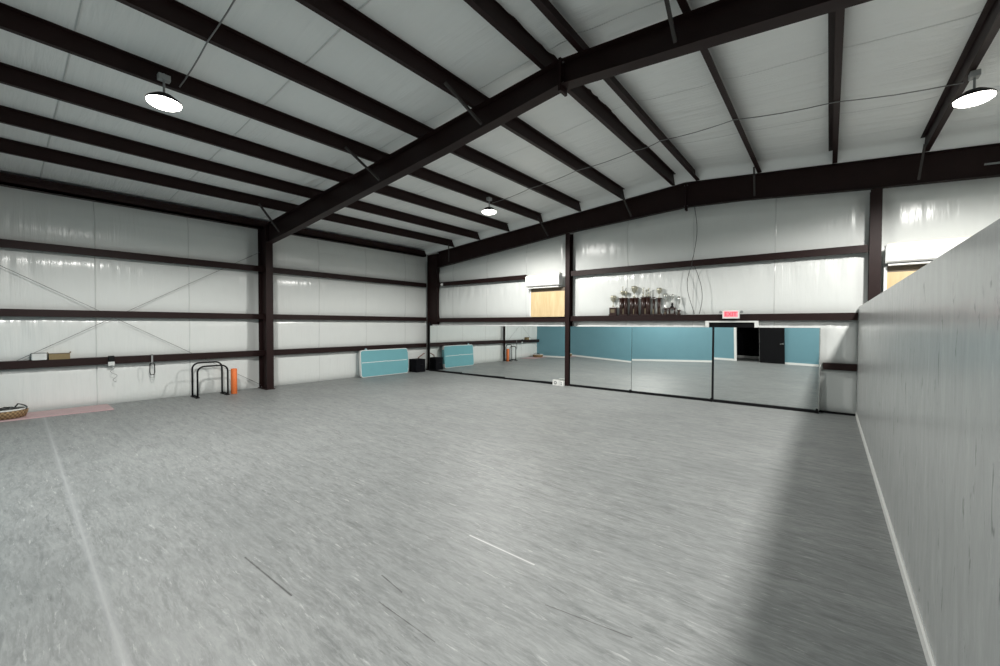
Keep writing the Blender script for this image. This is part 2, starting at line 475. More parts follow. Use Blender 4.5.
# ceiling facing, sagging between purlins
PURL_L = [-3.37, -4.79, -6.22, -7.67, -9.10, -10.53, -11.93]
PURL_R = [-2.83, -1.43, 0.0, 1.43, 2.85]
rowsx = sorted(PURL_L + PURL_R + [-13.9, 4.27, 5.7, 7.66])
xs = np.arange(-13.95, XR + 0.06, 0.04); ys = np.arange(YN, YB + 0.06, 0.05)
Xg, Yg = np.meshgrid(xs, ys, indexing='ij')
sag = pillow(Xg, rowsx)
w1 = vnoise(Yg * 7 + vnoise(Xg * 2, Yg, 2) * 1.0, Xg * 0.9, 41)
near = np.exp(-((Yg - YF0) / 1.0) ** 2) + np.exp(-((Yg - YF1 - .3) / 0.9) ** 2) * 0.7 + np.exp(-((Yg - YB) / 1.3) ** 2) + 0.18
dz = -0.035 * sag + 0.030 * w1 * near * sag + 0.03 * vnoise(Xg * 0.9, Yg * 0.7, 43) * sag
drape = np.clip((Yg - 11.68) / 0.19, 0, 1); drape = drape * drape * (3 - 2 * drape)
Zc = np.vectorize(zr)(xs)[:, None] + (PH + 0.012) * (1 - drape) + 0.004 * drape + dz * (1 - drape)
grid_obj('ceiling', np.stack([Xg, Yg, Zc], -1), 'ins_roof', flip=True)

# floor
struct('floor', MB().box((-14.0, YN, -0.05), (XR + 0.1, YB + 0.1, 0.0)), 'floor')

# partition on the right, teal wall behind the camera
struct('wall_right_partition', MB().box((XP, YT, 0.0), (XP + 0.12, YB - 0.07, HP)), 'partition')
struct('baseboard_right', MB().prism([(XP, 0), (XP, 0.085), (XP - 0.006, 0.085), (XP - 0.016, 0.07), (XP - 0.018, 0)], 'y', YT + 0.02, YB - 0.08), 'white_gloss')
DX0, DX1 = -3.73, -2.72
struct('wall_near', MB().box((-13.86, YT - 0.12, 0), (DX0, YT, HP)).box((DX1, YT - 0.12, 0), (XP + 0.12, YT, HP)).box((DX0, YT - 0.12, 2.1), (DX1, YT, HP)), 'teal_paint')
struct('baseboard_near', MB().box((-13.84, YT, 0), (DX0 - 0.13, YT + 0.018, 0.10)).box((DX1 + 0.12, YT, 0), (XP - 0.02, YT + 0.018, 0.10)), 'white_gloss')
struct('wall_corridor', MB().box((-6.0, -3.0, 0), (-0.5, -2.9, HP)).box((-6.0, -2.9, 0), (-5.9, YT - 0.12, HP)).box((-0.6, -2.9, 0), (-0.5, YT - 0.12, HP)), 'black_soft')
struct('baseboard_corridor', MB().box((-5.9, -2.9, 0), (-0.6, -2.88, 0.14)), 'white_gloss')
o = struct('ceiling_light_block', MB().box((-6.0, -3.0, HP), (-0.5, YT - 0.0, HP + 0.05)), 'black_soft')  # unseen lid, added so no lamp light falls into the corridor

# doorway in the teal wall with the leaf folded back flat
def door_near():
    f = struct('door_1', MB().box((DX0 - 0.12, YT - 0.13, 0), (DX0, YT + 0.02, 2.2)).box((DX1, YT - 0.13, 0), (DX1 + 0.06, YT + 0.012, 2.2)).box((DX0, YT - 0.13, 2.1), (DX1, YT + 0.02, 2.2)), 'white_gloss')
    lf = MB().box((DX1 + 0.01, YT + 0.024, 0.012), (DX1 + 1.06, YT + 0.066, 2.08)).build('door_leaf', 'door_black', f)
    h = MB().tube([(DX1 + 1.0, YT + 0.066, 1.0), (DX1 + 1.0, YT + 0.12, 1.0), (DX1 + 0.88, YT + 0.125, 1.0)], 0.011)
    h.box((DX1 + 0.975, YT + 0.066, 0.97), (DX1 + 1.025, YT + 0.074, 1.03))
    h.build('door_handle', 'silver', lf)
    for z in (0.25, 1.0, 1.85):
        MB().tube([(DX1 + 0.005, YT + 0.03, z - 0.05), (DX1 + 0.005, YT + 0.03, z + 0.05)], 0.01).build('hinge', 'silver', lf)
door_near()
# door behind the mirrors, only its head shows above them
fx0, fx1 = -2.56, -1.36
def door_back():
    f = MB()
    f.box((fx0, 11.86, 0.0), (fx0 + 0.085, 12.02, 2.075)).box((fx1 - 0.085, 11.86, 0.0), (fx1, 12.02, 2.075)).box((fx0, 11.855, 2.075), (fx1, 12.02, 2.13))
    d_ = struct('door_2', f, 'white_gloss')
    MB().box((fx0 + 0.085, 11.90, 0.01), (fx1 - 0.085, 11.95, 2.07)).build('door_leaf', 'door_black', d_)
door_back()
# white ledge strip along the top of the mirrors
struct('trim_1', MB().box((-13.2, 11.80, 1.955), (-6.77, 11.90, 1.985)), 'white')
struct('trim_2', MB().box((-6.3, 11.80, 1.955), (fx0 - 0.01, 11.90, 1.985)), 'white')
struct('trim_3', MB().box((fx1 + 0.01, 11.80, 1.955), (-0.16, 11.90, 1.985)), 'white')
struct('baseboard_back', MB().box((-13.8, 11.93, 0), (XP, 11.945, 0.05)), 'black')

# ------------------------------------------------------------------ steel frame
def ibeam_post(mb, x0, x1, y0, y1, z0, z1, web='y', t=0.012):
    """I post; web along axis `web`"""
    if web == 'y':
        cx = (x0 + x1) / 2
        mb.box((x0, y0, z0), (x1, y0 + t, z1)).box((x0, y1 - t, z0), (x1, y1, z1)).box((cx - t / 2, y0 + t, z0), (cx + t / 2, y1 - t, z1))
    else:
        cy = (y0 + y1) / 2
        mb.box((x0, y0, z0), (x0 + t, y1, z1)).box((x1 - t, y0, z0), (x1, y1, z1)).box((x0 + t, cy - t / 2, z0), (x1 - t, cy + t / 2, z1))
    return mb

def column(name, label, x0, x1, y0, y1, z1, web, base=0.03):
    t = thing(name, label, 'column', ((x0 + x1) / 2, (y0 + y1) / 2, 0))
    off = Matrix.Translation((-(x0 + x1) / 2, -(y0 + y1) / 2, 0))
    ibeam_post(MB(), x0, x1, y0, y1, 0.018, z1, web).xf(off).build('column_shaft', 'steel', t)
    b = MB().box((x0 - base, y0 - base, 0), (x1 + base, y1 + base, 0.018))
    b.xf(off).build('base_plate', 'steel', t)
    for sx in (x0 - base * .0 + .05, x1 - .05):
        for sy in (y0 + 0.05, y1 - 0.05):
            MB().lathe([(0.014, 0.018), (0.014, 0.032), (0.006, 0.034), (0.006, 0.05)], (sx, sy, 0), 6, smooth=False).xf(off).build('anchor_bolt', 'galv', t)
    return t
column('steel_column', 'tall dark brown steel column standing against the left wall at mid room', -13.83, -13.25, YF0, YF1, zr(-13.25) - 0.02, 'x')
column('steel_column', 'dark brown steel corner column rising behind the mirror end, where left and back walls meet', -13.62, -13.0, 11.87, 12.03, zr(-13.2) - 0.05, 'x', 0.0)
column('steel_post', 'slim dark brown post dividing the mirror row beside the plywood panel', -6.75, -6.60, 11.78, 12.02, 4.98, 'y', 0.0)
column('steel_post', 'slim dark brown post rising behind the far end of the grey partition', 0.645, 0.835, 11.78, 12.02, 4.90, 'y', 0.0)

def rafter(name, label, bottom, y0, y1, braces, drop=0.0, reach=0.7):
    t = thing(name, label, 'rafter', (RX, (y0 + y1) / 2, 5.0))
    off = Matrix.Translation((-RX, -(y0 + y1) / 2, -5.0))
    yc = (y0 + y1) / 2
    xs_ = [p[0] for p in bottom]
    def zb(x):
        for (a, za), (b_, zb_) in zip(bottom[:-1], bottom[1:]):
            if a <= x <= b_: return za + (zb_ - za) * (x - a) / (b_ - a)
        return bottom[-1][1]
    top = [(xs_[0], zr(xs_[0]) - drop), (RX, zr(RX) - drop), (xs_[-1], zr(xs_[-1]) - drop)]
    MB().prism(bottom + top[::-1], 'y', yc - 0.005, yc + 0.005).xf(off).build('web', 'steel', t)
    tf = [(x, z) for x, z in top] + [(x, z - 0.013) for x, z in top[::-1]]
    MB().prism(tf, 'y', y0, y1).xf(off).build('top_flange', 'steel', t)
    bf = [(x, z) for x, z in bottom] + [(x, z + 0.013) for x, z in bottom[::-1]]
    MB().prism(bf, 'y', y0, y1).xf(off).build('bottom_flange', 'steel', t)
    # ridge splice plates with bolts
    zb0 = zb(RX)
    MB().box((RX - 0.02, y0, zb0 - 0.09), (RX + 0.02, y1, zr(RX) - 0.015)).xf(off).build('splice_plate', 'steel', t)
    for dx in (-0.035, 0.035):
        for dz in (0.03, zr(RX) - zb0 - 0.07):
            MB().tube([(RX + dx * 0.4, y0 + 0.05, zb0 + dz), (RX + dx * 1.3, y0 + 0.05, zb0 + dz)], 0.014, 6).xf(off).build('bolt', 'galv', t)
    for x in braces:
        zl = zb(x) + 0.07; zu = zr(x) + 0.05; dxl = (0.2 if x > -10 else -0.35) if x < RX else -0.06
        b_ = MB().prism([(-.02, -.02), (.02, -.02), (.02, -.014), (-.014, -.014), (-.014, .02), (-.02, .02)], 'z', 0, 1)
        p0 = Vector((x + dxl, y0 - 0.012, zl)); p1 = Vector((x + (0.04 if x < RX else -0.03), y0 - reach, zu))
        dd = p1 - p0; q = dd.to_track_quat('Z', 'X').to_matrix().to_4x4()
        b_.xf(Matrix.Translation(p0) @ q @ Matrix.Diagonal((1, 1, dd.length, 1))).xf(off).build('flange_brace', 'galv_brace', t)
    return t
M['galv_brace'] = simple('grey_brown_brace', (0.045, 0.040, 0.038), 0.5, spec=0.3)
rafter('steel_rafter', 'big tapered dark brown rafter crossing the middle of the roof', [(-13.25, 4.44), (-11.5, 4.60), (-5.5, 5.205), (RX, 5.485), (-1.26, 5.31), (-0.02, 5.185), (7.3, 4.42)], YF0, YF1, [-11.93, -7.67, -4.79, -1.43, 1.43], 0.04, 0.7)
rafter('steel_rafter', 'dark brown rafter running along the top of the back wall', [(-13.0, 4.42), (-6.9, 5.015), (RX, 5.225), (-1.78, 5.165), (0.63, 4.96), (2.41, 4.84), (7.3, 4.42)], 11.88, 12.04, [-11.93, -7.67, -4.79, -1.43, 1.43], 0.0, 0.4)

# conduit stub on the back rafter, right edge
tag(MB().tube([(2.25, 11.86, 5.07), (3.6, 11.86, 4.97)], 0.02).build('conduit', 'grey_plastic'), 'short grey conduit on the back rafter at the right edge', 'conduit')

# purlins
def purlin(x, side, label):
    z0, z1 = zr(x), zr(x) + PH
    t = 0.006
    s_ = -1 if side == 'L' else 1
    fl = 0.085
    mb = MB()
    mb.prism([(x, z0), (x + s_ * t, z0), (x + s_ * t, z1), (x, z1)], 'y', YN + 0.02, 11.87)
    mb.prism([(x, z0), (x + s_ * fl, z0 + 0.003), (x + s_ * fl, z0 + 0.022), (x + s_ * (fl - t), z0 + 0.022), (x + s_ * (fl - t), z0 + 0.003 + t), (x + s_ * t, z0 + t)], 'y', YN + 0.02, 11.87)
    mb.box((x, YN + 0.02, z1 - t), (x - s_ * 0.07, 11.68, z1))
    return tag(mb.build('roof_purlin', 'steel'), label, 'purlin', 'roof purlins')
ords = ['first', 'second', 'third', 'fourth', 'fifth', 'sixth', 'seventh']
for i, x in enumerate(PURL_L):
    purlin(x, 'L', 'dark brown roof purlin on the left slope, %s down from the ridge' % ords[i])
for i, x in enumerate(PURL_R[:4]):
    purlin(x, 'R', 'dark brown roof purlin on the right slope, %s down from the ridge' % ords[i])
tag(MB().prism([(-13.86, 4.93), (-13.66, 4.93), (-13.66, 4.99), (-13.668, 4.99), (-13.668, 4.938), (-13.852, 4.938), (-13.852, 5.16), (-13.66, 5.17), (-13.66, 5.10), (-13.65, 5.10), (-13.65, 5.18), (-13.86, 5.17)], 'y', YN + 0.02, 11.86)
    .box((-13.675, YN + 0.02, 4.93), (-13.66, 11.86, 5.13)).build('eave_strut', 'steel'), 'dark brown eave strut along the top of the left wall', 'eave strut')

# wall girts: Z rails whose web makes a ledge
def girt_left(z0, z1, label):
    mb = MB().box((-13.85, YN + 0.05, z1 - 0.008), (-13.655, 11.86, z1)).box((-13.665, YN + 0.05, z0), (-13.65, 11.86, z1)).box((-13.70, YN + 0.05, z0), (-13.665, 11.86, z0 + 0.008)).box((-13.86, YN + 0.05, z1 - 0.07), (-13.85, 11.86, z1))
    return tag(mb.build('wall_girt', 'steel'), label, 'girt', 'left wall girts')
girt_left(3.605, 3.78, 'top dark brown girt along the left wall, below the eave')
girt_left(2.14, 2.305, 'middle dark brown girt along the left wall')
girt_left(1.005, 1.177, 'lowest dark brown girt along the left wall, holding small boxes')
def girt_back(x0, x1, z0, z1, label):
    mb = MB().box((x0, 11.855, z1 - 0.008), (x1, 12.03, z1)).box((x0, 11.85, z0), (x1, 11.862, z1)).box((x0, 11.862, z0), (x1, 11.90, z0 + 0.008)).box((x0, 12.03, z1 - 0.07), (x1, 12.04, z1))
    return tag(mb.build('wall_girt', 'steel'), label, 'girt', 'back wall girts')
girt_back(-12.98, -8.38, 3.60, 3.765, 'upper dark brown girt on back wall between corner column and white roller housing')
girt_back(-6.59, 0.63, 3.585, 3.75, 'upper dark brown girt on back wall above the trophies and exit sign')
girt_back(-12.98, -6.76, 2.095, 2.265, 'mid dark brown girt on back wall left of the slim post, under the plywood')
girt_back(-6.59, 0.49, 2.115, 2.285, 'mid dark brown girt on back wall serving as the trophy shelf')
girt_back(-0.10, 0.49, 1.0, 1.15, 'short low dark brown girt between the last mirror and the grey partition')
girt_back(0.85, 7.5, 2.115, 2.285, 'mid dark brown girt on back wall beyond the partition')

# X bracing rods on the left wall
def rod(name, label, a, b):
    t = thing(name, label, 'brace cable', a)
    A, B = Vector(a), Vector(b)
    MB().tube([(0, 0, 0), tuple(B - A)], 0.006, 6).build('cable', 'galv', t)
    d_ = (B - A).normalized()
    MB().tube([tuple(d_ * 0.25), tuple(d_ * 0.45)], 0.012, 6).build('turnbuckle', 'galv', t)
rod('brace_cable', 'thin diagonal brace cable on left wall running down to the column foot', (-13.70, 5.19, 0.12), (-13.70, -1.4, 4.15))
rod('brace_cable', 'thin diagonal brace cable on left wall running up to the column top', (-13.69, 5.19, 4.20), (-13.69, -1.4, 0.12))

# ------------------------------------------------------------------ mirrors
# (x0, x1, yaw deg, tilt at left deg, tilt at right deg)
MIRRORS = [
    (-13.34, -11.45, 2.5, 0.1, 0.1, 'mirror panel at the far left end in the room corner, beside the black box'),
    (-11.44, -9.21, 1.8, 0.1, 0.2, 'mirror panel second from the left corner'),
    (-9.20, -6.77, 4.2, 0.4, 0.45, 'mirror panel just left of the slim brown post'),
    (-6.57, -4.53, 0.0, 0.2, 0.67, 'mirror panel just right of the slim brown post, under the trophies'),
    (-4.52, -2.36, 0.0, 0.38, 0.0, 'mirror panel between the bare seam and the black upright strip'),
    (-2.33, -0.17, 0.0, -0.38, -0.15, 'mirror panel at the right end of the row, reflecting the black door'),
]
MZ0, MZ1 = 0.065, 1.945
def mirror(i, x0, x1, yaw, tl, tr, label):
    xc = (x0 + x1) / 2
    t = thing('wall_mirror', label, 'mirror', (xc, 11.82, 0), group='mirror panels along the back wall')
    nx, nz = 24, 12
    ty, rings = math.tan(math.radians(yaw)), []
    vs, fs = [], []
    def yy(x, z):
        u = (x - x0) / (x1 - x0)
        tilt = math.tan(math.radians(tl + (tr - tl) * u))
        return ty * (x - xc) + tilt * (z - 1.0)
    for k in range(nx + 1):
        for j in range(nz + 1):
            x = x0 + (x1 - x0) * k / nx; z = MZ0 + (MZ1 - MZ0) * j / nz
            vs.append((x - xc, yy(x, z), z))
    n1 = len(vs)
    for k in range(nx):
        for j in range(nz):
            a = k * (nz + 1) + j
            fs.append((a, a + nz + 1, a + nz + 2, a + 1))
    g = MB().add(vs, fs, True).build('mirror_glass', 'mirror', t)
    bk = MB().add([(x, y + 0.006, z) for x, y, z in vs], [f[::-1] for f in fs], True).build('mirror_backing', 'black', t)
    y0 = min(yy(x0, MZ0), yy(x1, MZ0)) - 0.012
    MB().box((x0 - xc, -0.045, 0.0), (x1 - xc, 0.02, 0.062)).build('bottom_rail', 'black', t)
    cx = x1 - xc - 0.02
    MB().box((cx - 0.035, -0.075, 0.0), (cx + 0.035, -0.045, 0.06)).box((cx - 0.02, -0.045, 0.052), (cx + 0.02, -0.03, 0.09)).build('foot_clip', 'black', t)
    if i == 0:
        MB().box((x0 - xc - 0.075, -0.05, 0.0), (x0 - xc - 0.002, 0.03, 2.09)).build('edge_strip', 'black', t)
    if i == 4:
        MB().box((x1 - xc - 0.015, -0.04, 0.0), (x1 - xc + 0.02, 0.0, 1.95)).build('edge_strip', 'black', t)
    if i == 5:
        MB().box((x1 - xc, -0.012, 0.05), (x1 - xc + 0.02, 0.02, 1.95)).build('edge_strip', 'silver', t)
for i, a in enumerate(MIRRORS): mirror(i, *a)

# ------------------------------------------------------------------ lamps
def lamp(x, y, label):
    t = thing('high_bay_light', label, 'light', (x, y, LAMP_Z), group='round high bay lights')
    MB().lathe([(0.06, 0.07), (0.10, 0.065), (0.19, 0.0), (0.205, -0.02), (0.205, -0.035), (0.17, -0.036)], (0, 0, 0), 32).build('lamp_housing', 'black', t)
    MB().lathe([(0.20, -0.037), (0.195, -0.06), (0.16, -0.085), (0.09, -0.095), (0.02, -0.097)], (0, 0, 0), 32).build('lamp_lens', 'lens', t)
    MB().tube([(0, 0, 0.06), (0, 0, zr(x) - LAMP_Z + 0.02)], 0.014, 8).build('hook', 'grey_plastic', t)
    MB().rbox((-0.05, -0.07, zr(x) - LAMP_Z - 0.08), (0.05, 0.07, zr(x) - LAMP_Z + 0.0), 0.01).build('junction_box', 'grey_plastic', t)
lamp(*LAMPS[0], 'lit round high bay light nearest the camera, upper left')
lamp(*LAMPS[1], 'small lit round high bay light far down the left row')
lamp(*LAMPS[2], 'lit round high bay light at upper right by the right slope')
lamp(*LAMPS[3], 'lit round high bay light above the partition beside the camera')
def wire(pts, r, label):
    out = []
    for a, b in zip(pts[:-1], pts[1:]):
        for k in range(4):
            u = k / 4
            sagz = -0.03 * math.sin(math.pi * u)
            out.append((a[0] + (b[0] - a[0]) * u, a[1] + (b[1] - a[1]) * u, a[2] + (b[2] - a[2]) * u + sagz))
    out.append(pts[-1])
    return tag(MB().tube(out, r, 6).build('power_cable', 'galv'), label, 'cable')
zz = lambda x: zr(x) - 0.012
wire([(x, y, zz(x)) for x, y in [(-7.6, 9.08), (-6.25, 9.0), (-4.82, 8.92), (-3.4, 8.95), (-2.8, 8.80), (-1.4, 8.50), (0.03, 8.60), (1.45, 8.80)]], 0.008, 'thin grey cable slung across the purlins between the two far lights')
wire([(x, y, zz(x)) for x, y in [(-7.55, 1.79), (-6.24, 1.78), (-4.82, 1.77), (-3.4, 1.76), (-2.8, 1.75), (-1.4, 1.73), (0.03, 1.72), (1.45, 1.72)]], 0.009, 'thin grey cable running from the nearest light across the roof')

# cords dangling down the back wall from the ridge
def dangling(label, pts):
    tag(MB().tube(pts, 0.008, 6).build('hanging_cord', 'dark_wire'), label, 'cord')
dangling('dark cord hanging down the back wall, curling left above the exit sign', [(-2.86 + 0.05 * math.sin(z * 3.1) - 0.10 * math.sin(max(0, 3.5 - z) * 2.2), 11.86 if z > 3.5 and z < 3.8 else 11.93, z) for z in np.linspace(5.2, 2.30, 34)][:17] + [(-2.86 + 0.05 * math.sin(z * 3.1) - 0.16 * math.sin(max(0, 3.6 - z) * 2.4), 11.84, z) for z in np.linspace(3.65, 2.30, 20)])
dangling('dark cord hanging from the upper girt, curling right above the exit sign', [(-2.84 + 0.20 * math.sin((3.58 - z) * 1.9), 11.845, z) for z in np.linspace(3.58, 2.30, 22)])

# ------------------------------------------------------------------ plywood panels with roller housings
def shutter(x0, x1, px0, px1, zb_, label_b, label_p):
    t = thing('roller_housing', label_b, 'roller housing', ((x0 + x1) / 2, 11.84, 3.3), group='white roller housings')
    cx = (x0 + x1) / 2
    b = MB().prism([(0.0, 0.40), (-0.16, 0.40), (-0.24, 0.34), (-0.24, 0.03), (-0.20, 0.0), (0.0, 0.0)], 'x', x0 - cx, x1 - cx)
    b.build('housing_box', 'white_gloss', t)
    MB().box((x0 - cx + 0.03, -0.20, -0.055), (x1 - cx - 0.03, -0.02, -0.025)).build('bottom_bar', 'white_gloss', t)
    MB().box((x0 - cx + 0.05, -0.19, -0.025), (x1 - cx - 0.05, -0.03, 0.0)).build('slot', 'black', t)
    for sx in (x0 - cx - 0.012, x1 - cx):
        MB().prism([(0.0, 0.38), (-0.15, 0.38), (-0.22, 0.33), (-0.22, 0.0), (0.0, 0.0)], 'x', sx, sx + 0.012).build('end_cap', 'white', t)
    MB().box((x0 - cx + 0.02, -0.15, 0.40), (x1 - cx - 0.02, -0.01, 0.415)).build('top_cover', 'cream', t)
    p = thing('plywood_panel', label_p, 'panel', ((px0 + px1) / 2, 11.83, zb_), group='plywood boards under the roller housings')
    c2 = (px0 + px1) / 2
    MB().box((px0 - c2, -0.03, 0), (px1 - c2, 0.01, 3.12 - zb_)).build('board', 'plywood', p)
    MB().box((px0 - c2, -0.012, 3.12 - zb_), (px1 - c2, 0.02, 3.245 - zb_)).build('head_rail', 'taupe', p)
    MB().box((px0 - c2, -0.038, 0.0), (px1 - c2, -0.03, 0.09)).build('bottom_batten', 'plywood', p)
    MB().box((px0 - c2 - 0.05, -0.035, 0.02), (px0 - c2, 0.01, 3.24 - zb_)).build('side_rail', 'white', p)
M['cream'] = simple('aged_cream', (0.62, 0.57, 0.44), 0.5)
M['taupe'] = simple('taupe_rail', (0.13, 0.10, 0.07), 0.5)
shutter(-8.22, -6.90, -8.12, -6.78, 2.27, 'white boxy roller housing on back wall left of the slim post', 'pale plywood board under the left roller housing')
shutter(0.90, 2.45, 0.93, 2.40, 2.30, 'white boxy roller housing on back wall above the partition top', 'pale plywood board behind the partition top')

# ------------------------------------------------------------------ trophies on the girt
TZ = 2.287
def cup(mb, c, h, r):
    prof = [(r * 0.55, 0), (r * 0.5, h * 0.05), (r * 0.14, h * 0.12), (r * 0.12, h * 0.34), (r * 0.25, h * 0.40), (r * 0.72, h * 0.58), (r * 0.9, h * 0.80), (r, h), (r * 0.9, h), (r * 0.6, h * 0.62), (r * 0.05, h * 0.5)]
    mb.lathe(prof, c, 16)
    for s_ in (-1, 1):
        pts = [(c[0] + s_ * r * (0.72 + 0.55 * math.sin(a)), c[1], c[2] + h * (0.58 + 0.16 * (1 - math.cos(a)))) for a in np.linspace(0, math.pi, 8)]
        mb.tube(pts, r * 0.08, 6)
def figure(mb, c, h):
    """small dancing figure"""
    x, y, z = c
    mb.tube([(x - .012, y, z), (x - .010, y, z + h * .28), (x, y, z + h * .5)], [h * .03, h * .045, h * .06], 8)
    mb.tube([(x + .012, y, z), (x + .02, y, z + h * .28), (x, y, z + h * .5)], [h * .03, h * .045, h * .06], 8)
    mb.tube([(x, y, z + h * .46), (x, y, z + h * .62), (x, y, z + h * .76), (x, y, z + h * .82)], [h * .07, h * .06, h * .085, h * .03], 8)
    mb.ball((x, y, z + h * .88), h * .07)
    mb.tube([(x, y, z + h * .75), (x + h * .16, y, z + h * .84), (x + h * .2, y, z + h * 1.02)], [h * .03, h * .025, h * .02], 6)
    mb.tube([(x, y, z + h * .75), (x - h * .15, y, z + h * .66), (x - h * .2, y, z + h * .8)], [h * .03, h * .025, h * .02], 6)
def trophy(x, y, wid, hb, style, top_h, label, metal='gold'):
    t = thing('trophy', label, 'trophy', (x, y, TZ), group='trophies standing on the girt')
    hw = wid / 2; dp = min(hw, 0.05)
    MB().rbox((-hw, -dp, 0), (hw, dp, 0.035), 0.008).build('base', 'trophy_wood', t)
    zt = 0.035
    if style == 'posts':          # two posts with a figure between and on top
        for s_ in (-1, 1):
            MB().lathe([(hw * .22, 0), (hw * .2, hb - .03)], (s_ * hw * .68, 0, zt), 14).build('column', 'trophy_wood', t)
        MB().rbox((-hw, -dp, hb), (hw, dp, hb + 0.03), 0.006).build('top_plate', 'trophy_wood', t)
        zt = hb + 0.03
        m_ = MB(); cup(m_, (0, 0, zt + 0.13), top_h - 0.13, hw * 0.5); m_.build('cup', metal, t)
        MB().lathe([(hw * .5, 0), (hw * .5, .03), (hw * .25, .05), (hw * .34, .09), (hw * .2, .135)], (0, 0, zt), 14).build('riser', 'black', t)
        return
    if style == 'block':
        MB().rbox((-hw * .85, -dp * .9, zt), (hw * .85, dp * .9, hb), 0.008).build('column', 'trophy_wood', t)
        MB().box((-hw * .5, -dp * .95, zt + .05), (hw * .5, -dp * .9, hb - .05)).build('plaque', 'plaque', t)
    else:
        n = 2 if wid > 0.2 else 1
        for k in range(n):
            cx = (k - (n - 1) / 2) * hw * 0.95
            MB().lathe([(hw * .49 if n == 2 else hw * .6, 0), (hw * .46 if n == 2 else hw * .55, (hb - zt) * .5), (hw * .49 if n == 2 else hw * .6, hb - zt)], (cx, 0, zt), 18).build('column', 'trophy_wood', t)
        MB().box((-hw * .35, -dp * .8, zt), (hw * .35, -dp * .5, zt + (hb - zt) * .35)).build('plaque', 'plaque', t)
    MB().rbox((-hw, -dp, hb), (hw, dp, hb + 0.025), 0.006).build('top_plate', 'marble' if style == 'block' and wid > .22 else 'trophy_wood', t)
    zt = hb + 0.025
    m_ = MB()
    if style in ('cup', 'block'):
        cup(m_, (0, 0, zt), top_h, min(0.088, hw * (.8 if wid < .2 else .6))); m_.build('cup', metal, t)
    elif style == 'cupfig':
        cup(m_, (-hw * .25, 0, zt), top_h * .62, hw * .5); figure(m_, (-hw * .25, 0, zt + top_h * .62), top_h * .42)
        m_.build('cup', metal, t)
        m2 = MB(); cup(m2, (hw * .55, 0, zt), top_h * .55, hw * .32); m2.build('cup', metal, t)
    elif style == 'figures':
        for dx, s_ in ((-hw * .55, 1.0), (hw * .1, .8), (hw * .6, .95)):
            m2 = MB()
            m2.lathe([(.02, 0), (.02, top_h * .35 * s_)], (dx, 0, zt), 10); figure(m2, (dx, 0, zt + top_h * .35 * s_), top_h * .6 * s_)
            m2.build('figurine', metal, t)
trophy(-5.15, 11.905, 0.25, 0.24, 'block', 0.34, 'small trophy at the left end of the girt, block base and slim cup')
trophy(-4.82, 11.905, 0.27, 0.50, 'cupfig', 0.34, 'tall twin-column dark trophy, second from left, figure on its cup')
trophy(-4.50, 11.905, 0.27, 0.49, 'cup', 0.34, 'tall twin-column dark trophy, third from left, with one wide cup')
trophy(-4.16, 11.905, 0.28, 0.50, 'figures', 0.30, 'tall dark trophy in the middle topped with several small figures')
trophy(-3.93, 11.905, 0.10, 0.44, 'cup', 0.05, 'plain dark single-column trophy between the figures and the wide cup', 'trophy_wood')
trophy(-3.78, 11.905, 0.16, 0.46, 'cup', 0.28, 'dark column trophy with big round cup, right of the tall group')
trophy(-3.60, 11.905, 0.13, 0.16, 'cup', 0.42, 'small based silver cup trophy behind, beside the big round cup', 'silver')
trophy(-3.42, 11.905, 0.20, 0.17, 'posts', 0.37, 'short trophy on two black posts with a small cup', 'silver')
trophy(-3.24, 11.905, 0.09, 0.10, 'cup', 0.38, 'thin pale cup trophy at the right end of the row', 'silver')

# ------------------------------------------------------------------ exit sign
def exit_sign():
    x0, x1, z0, z1, y = -2.14, -1.76, 2.17, 2.375, 11.80
    cx = (x0 + x1) / 2
    t = thing('exit_sign', 'lit red EXIT sign with two emergency lamp heads above the covered door', 'exit sign', (cx, y, z0))
    H_ = z1 - z0; W_ = x1 - x0
    MB().rbox((-W_ / 2, -0.05, 0), (W_ / 2, 0.05, H_), 0.012).build('sign_box', 'white_gloss', t)
    MB().box((-W_ / 2 + 0.035, -0.054, 0.045), (W_ / 2 - 0.035, -0.0505, H_ - 0.02)).build('lit_face', 'exit_face', t)
    cu = bpy.data.curves.new('exit_letters', 'FONT'); cu.body = 'EXIT'; cu.size = 0.15; cu.extrude = 0.003
    cu.align_x = 'CENTER'; cu.offset = 0.003
    tmp = bpy.data.objects.new('tmp', cu); COL.objects.link(tmp)
    bpy.context.view_layer.update()
    me = bpy.data.meshes.new_from_object(tmp.evaluated_get(bpy.context.evaluated_depsgraph_get()))
    bpy.data.objects.remove(tmp)
    me.transform(Matrix.Translation((0, -0.058, 0.062)) @ Matrix.Rotation(math.radians(90), 4, 'X') @ Matrix.Diagonal((0.88, 1, 1, 1)))
    me.materials.clear(); me.materials.append(M['exit_red'])
    lo = bpy.data.objects.new('letters', me); COL.objects.link(lo); lo.parent = t
    for s_ in (-1, 1):
        m_ = MB(); m_.tube([(s_ * W_ / 2, 0, H_ * .7), (s_ * (W_ / 2 + .02), 0, H_ * .8)], 0.01, 8)
        m_.lathe([(0.018, 0.03), (0.034, 0.0), (0.034, -0.02)], (0, 0, 0), 14)
        k = len(m_.v)
        hd = MB().lathe([(0.02, 0.04), (0.036, 0.0), (0.036, -0.015)], (0, 0, 0), 14).xf(Matrix.Translation((s_ * (W_ / 2 + .045), -0.02, H_ * .82)) @ Matrix.Rotation(math.radians(-70), 4, 'X'))
        e = hd.build('lamp_head', 'grey_plastic', t)
        MB().tube([(s_ * W_ / 2, 0, H_ * .7), (s_ * (W_ / 2 + .045), 0, H_ * .82)], 0.008, 8).build('bracket', 'grey_plastic', e)
exit_sign()
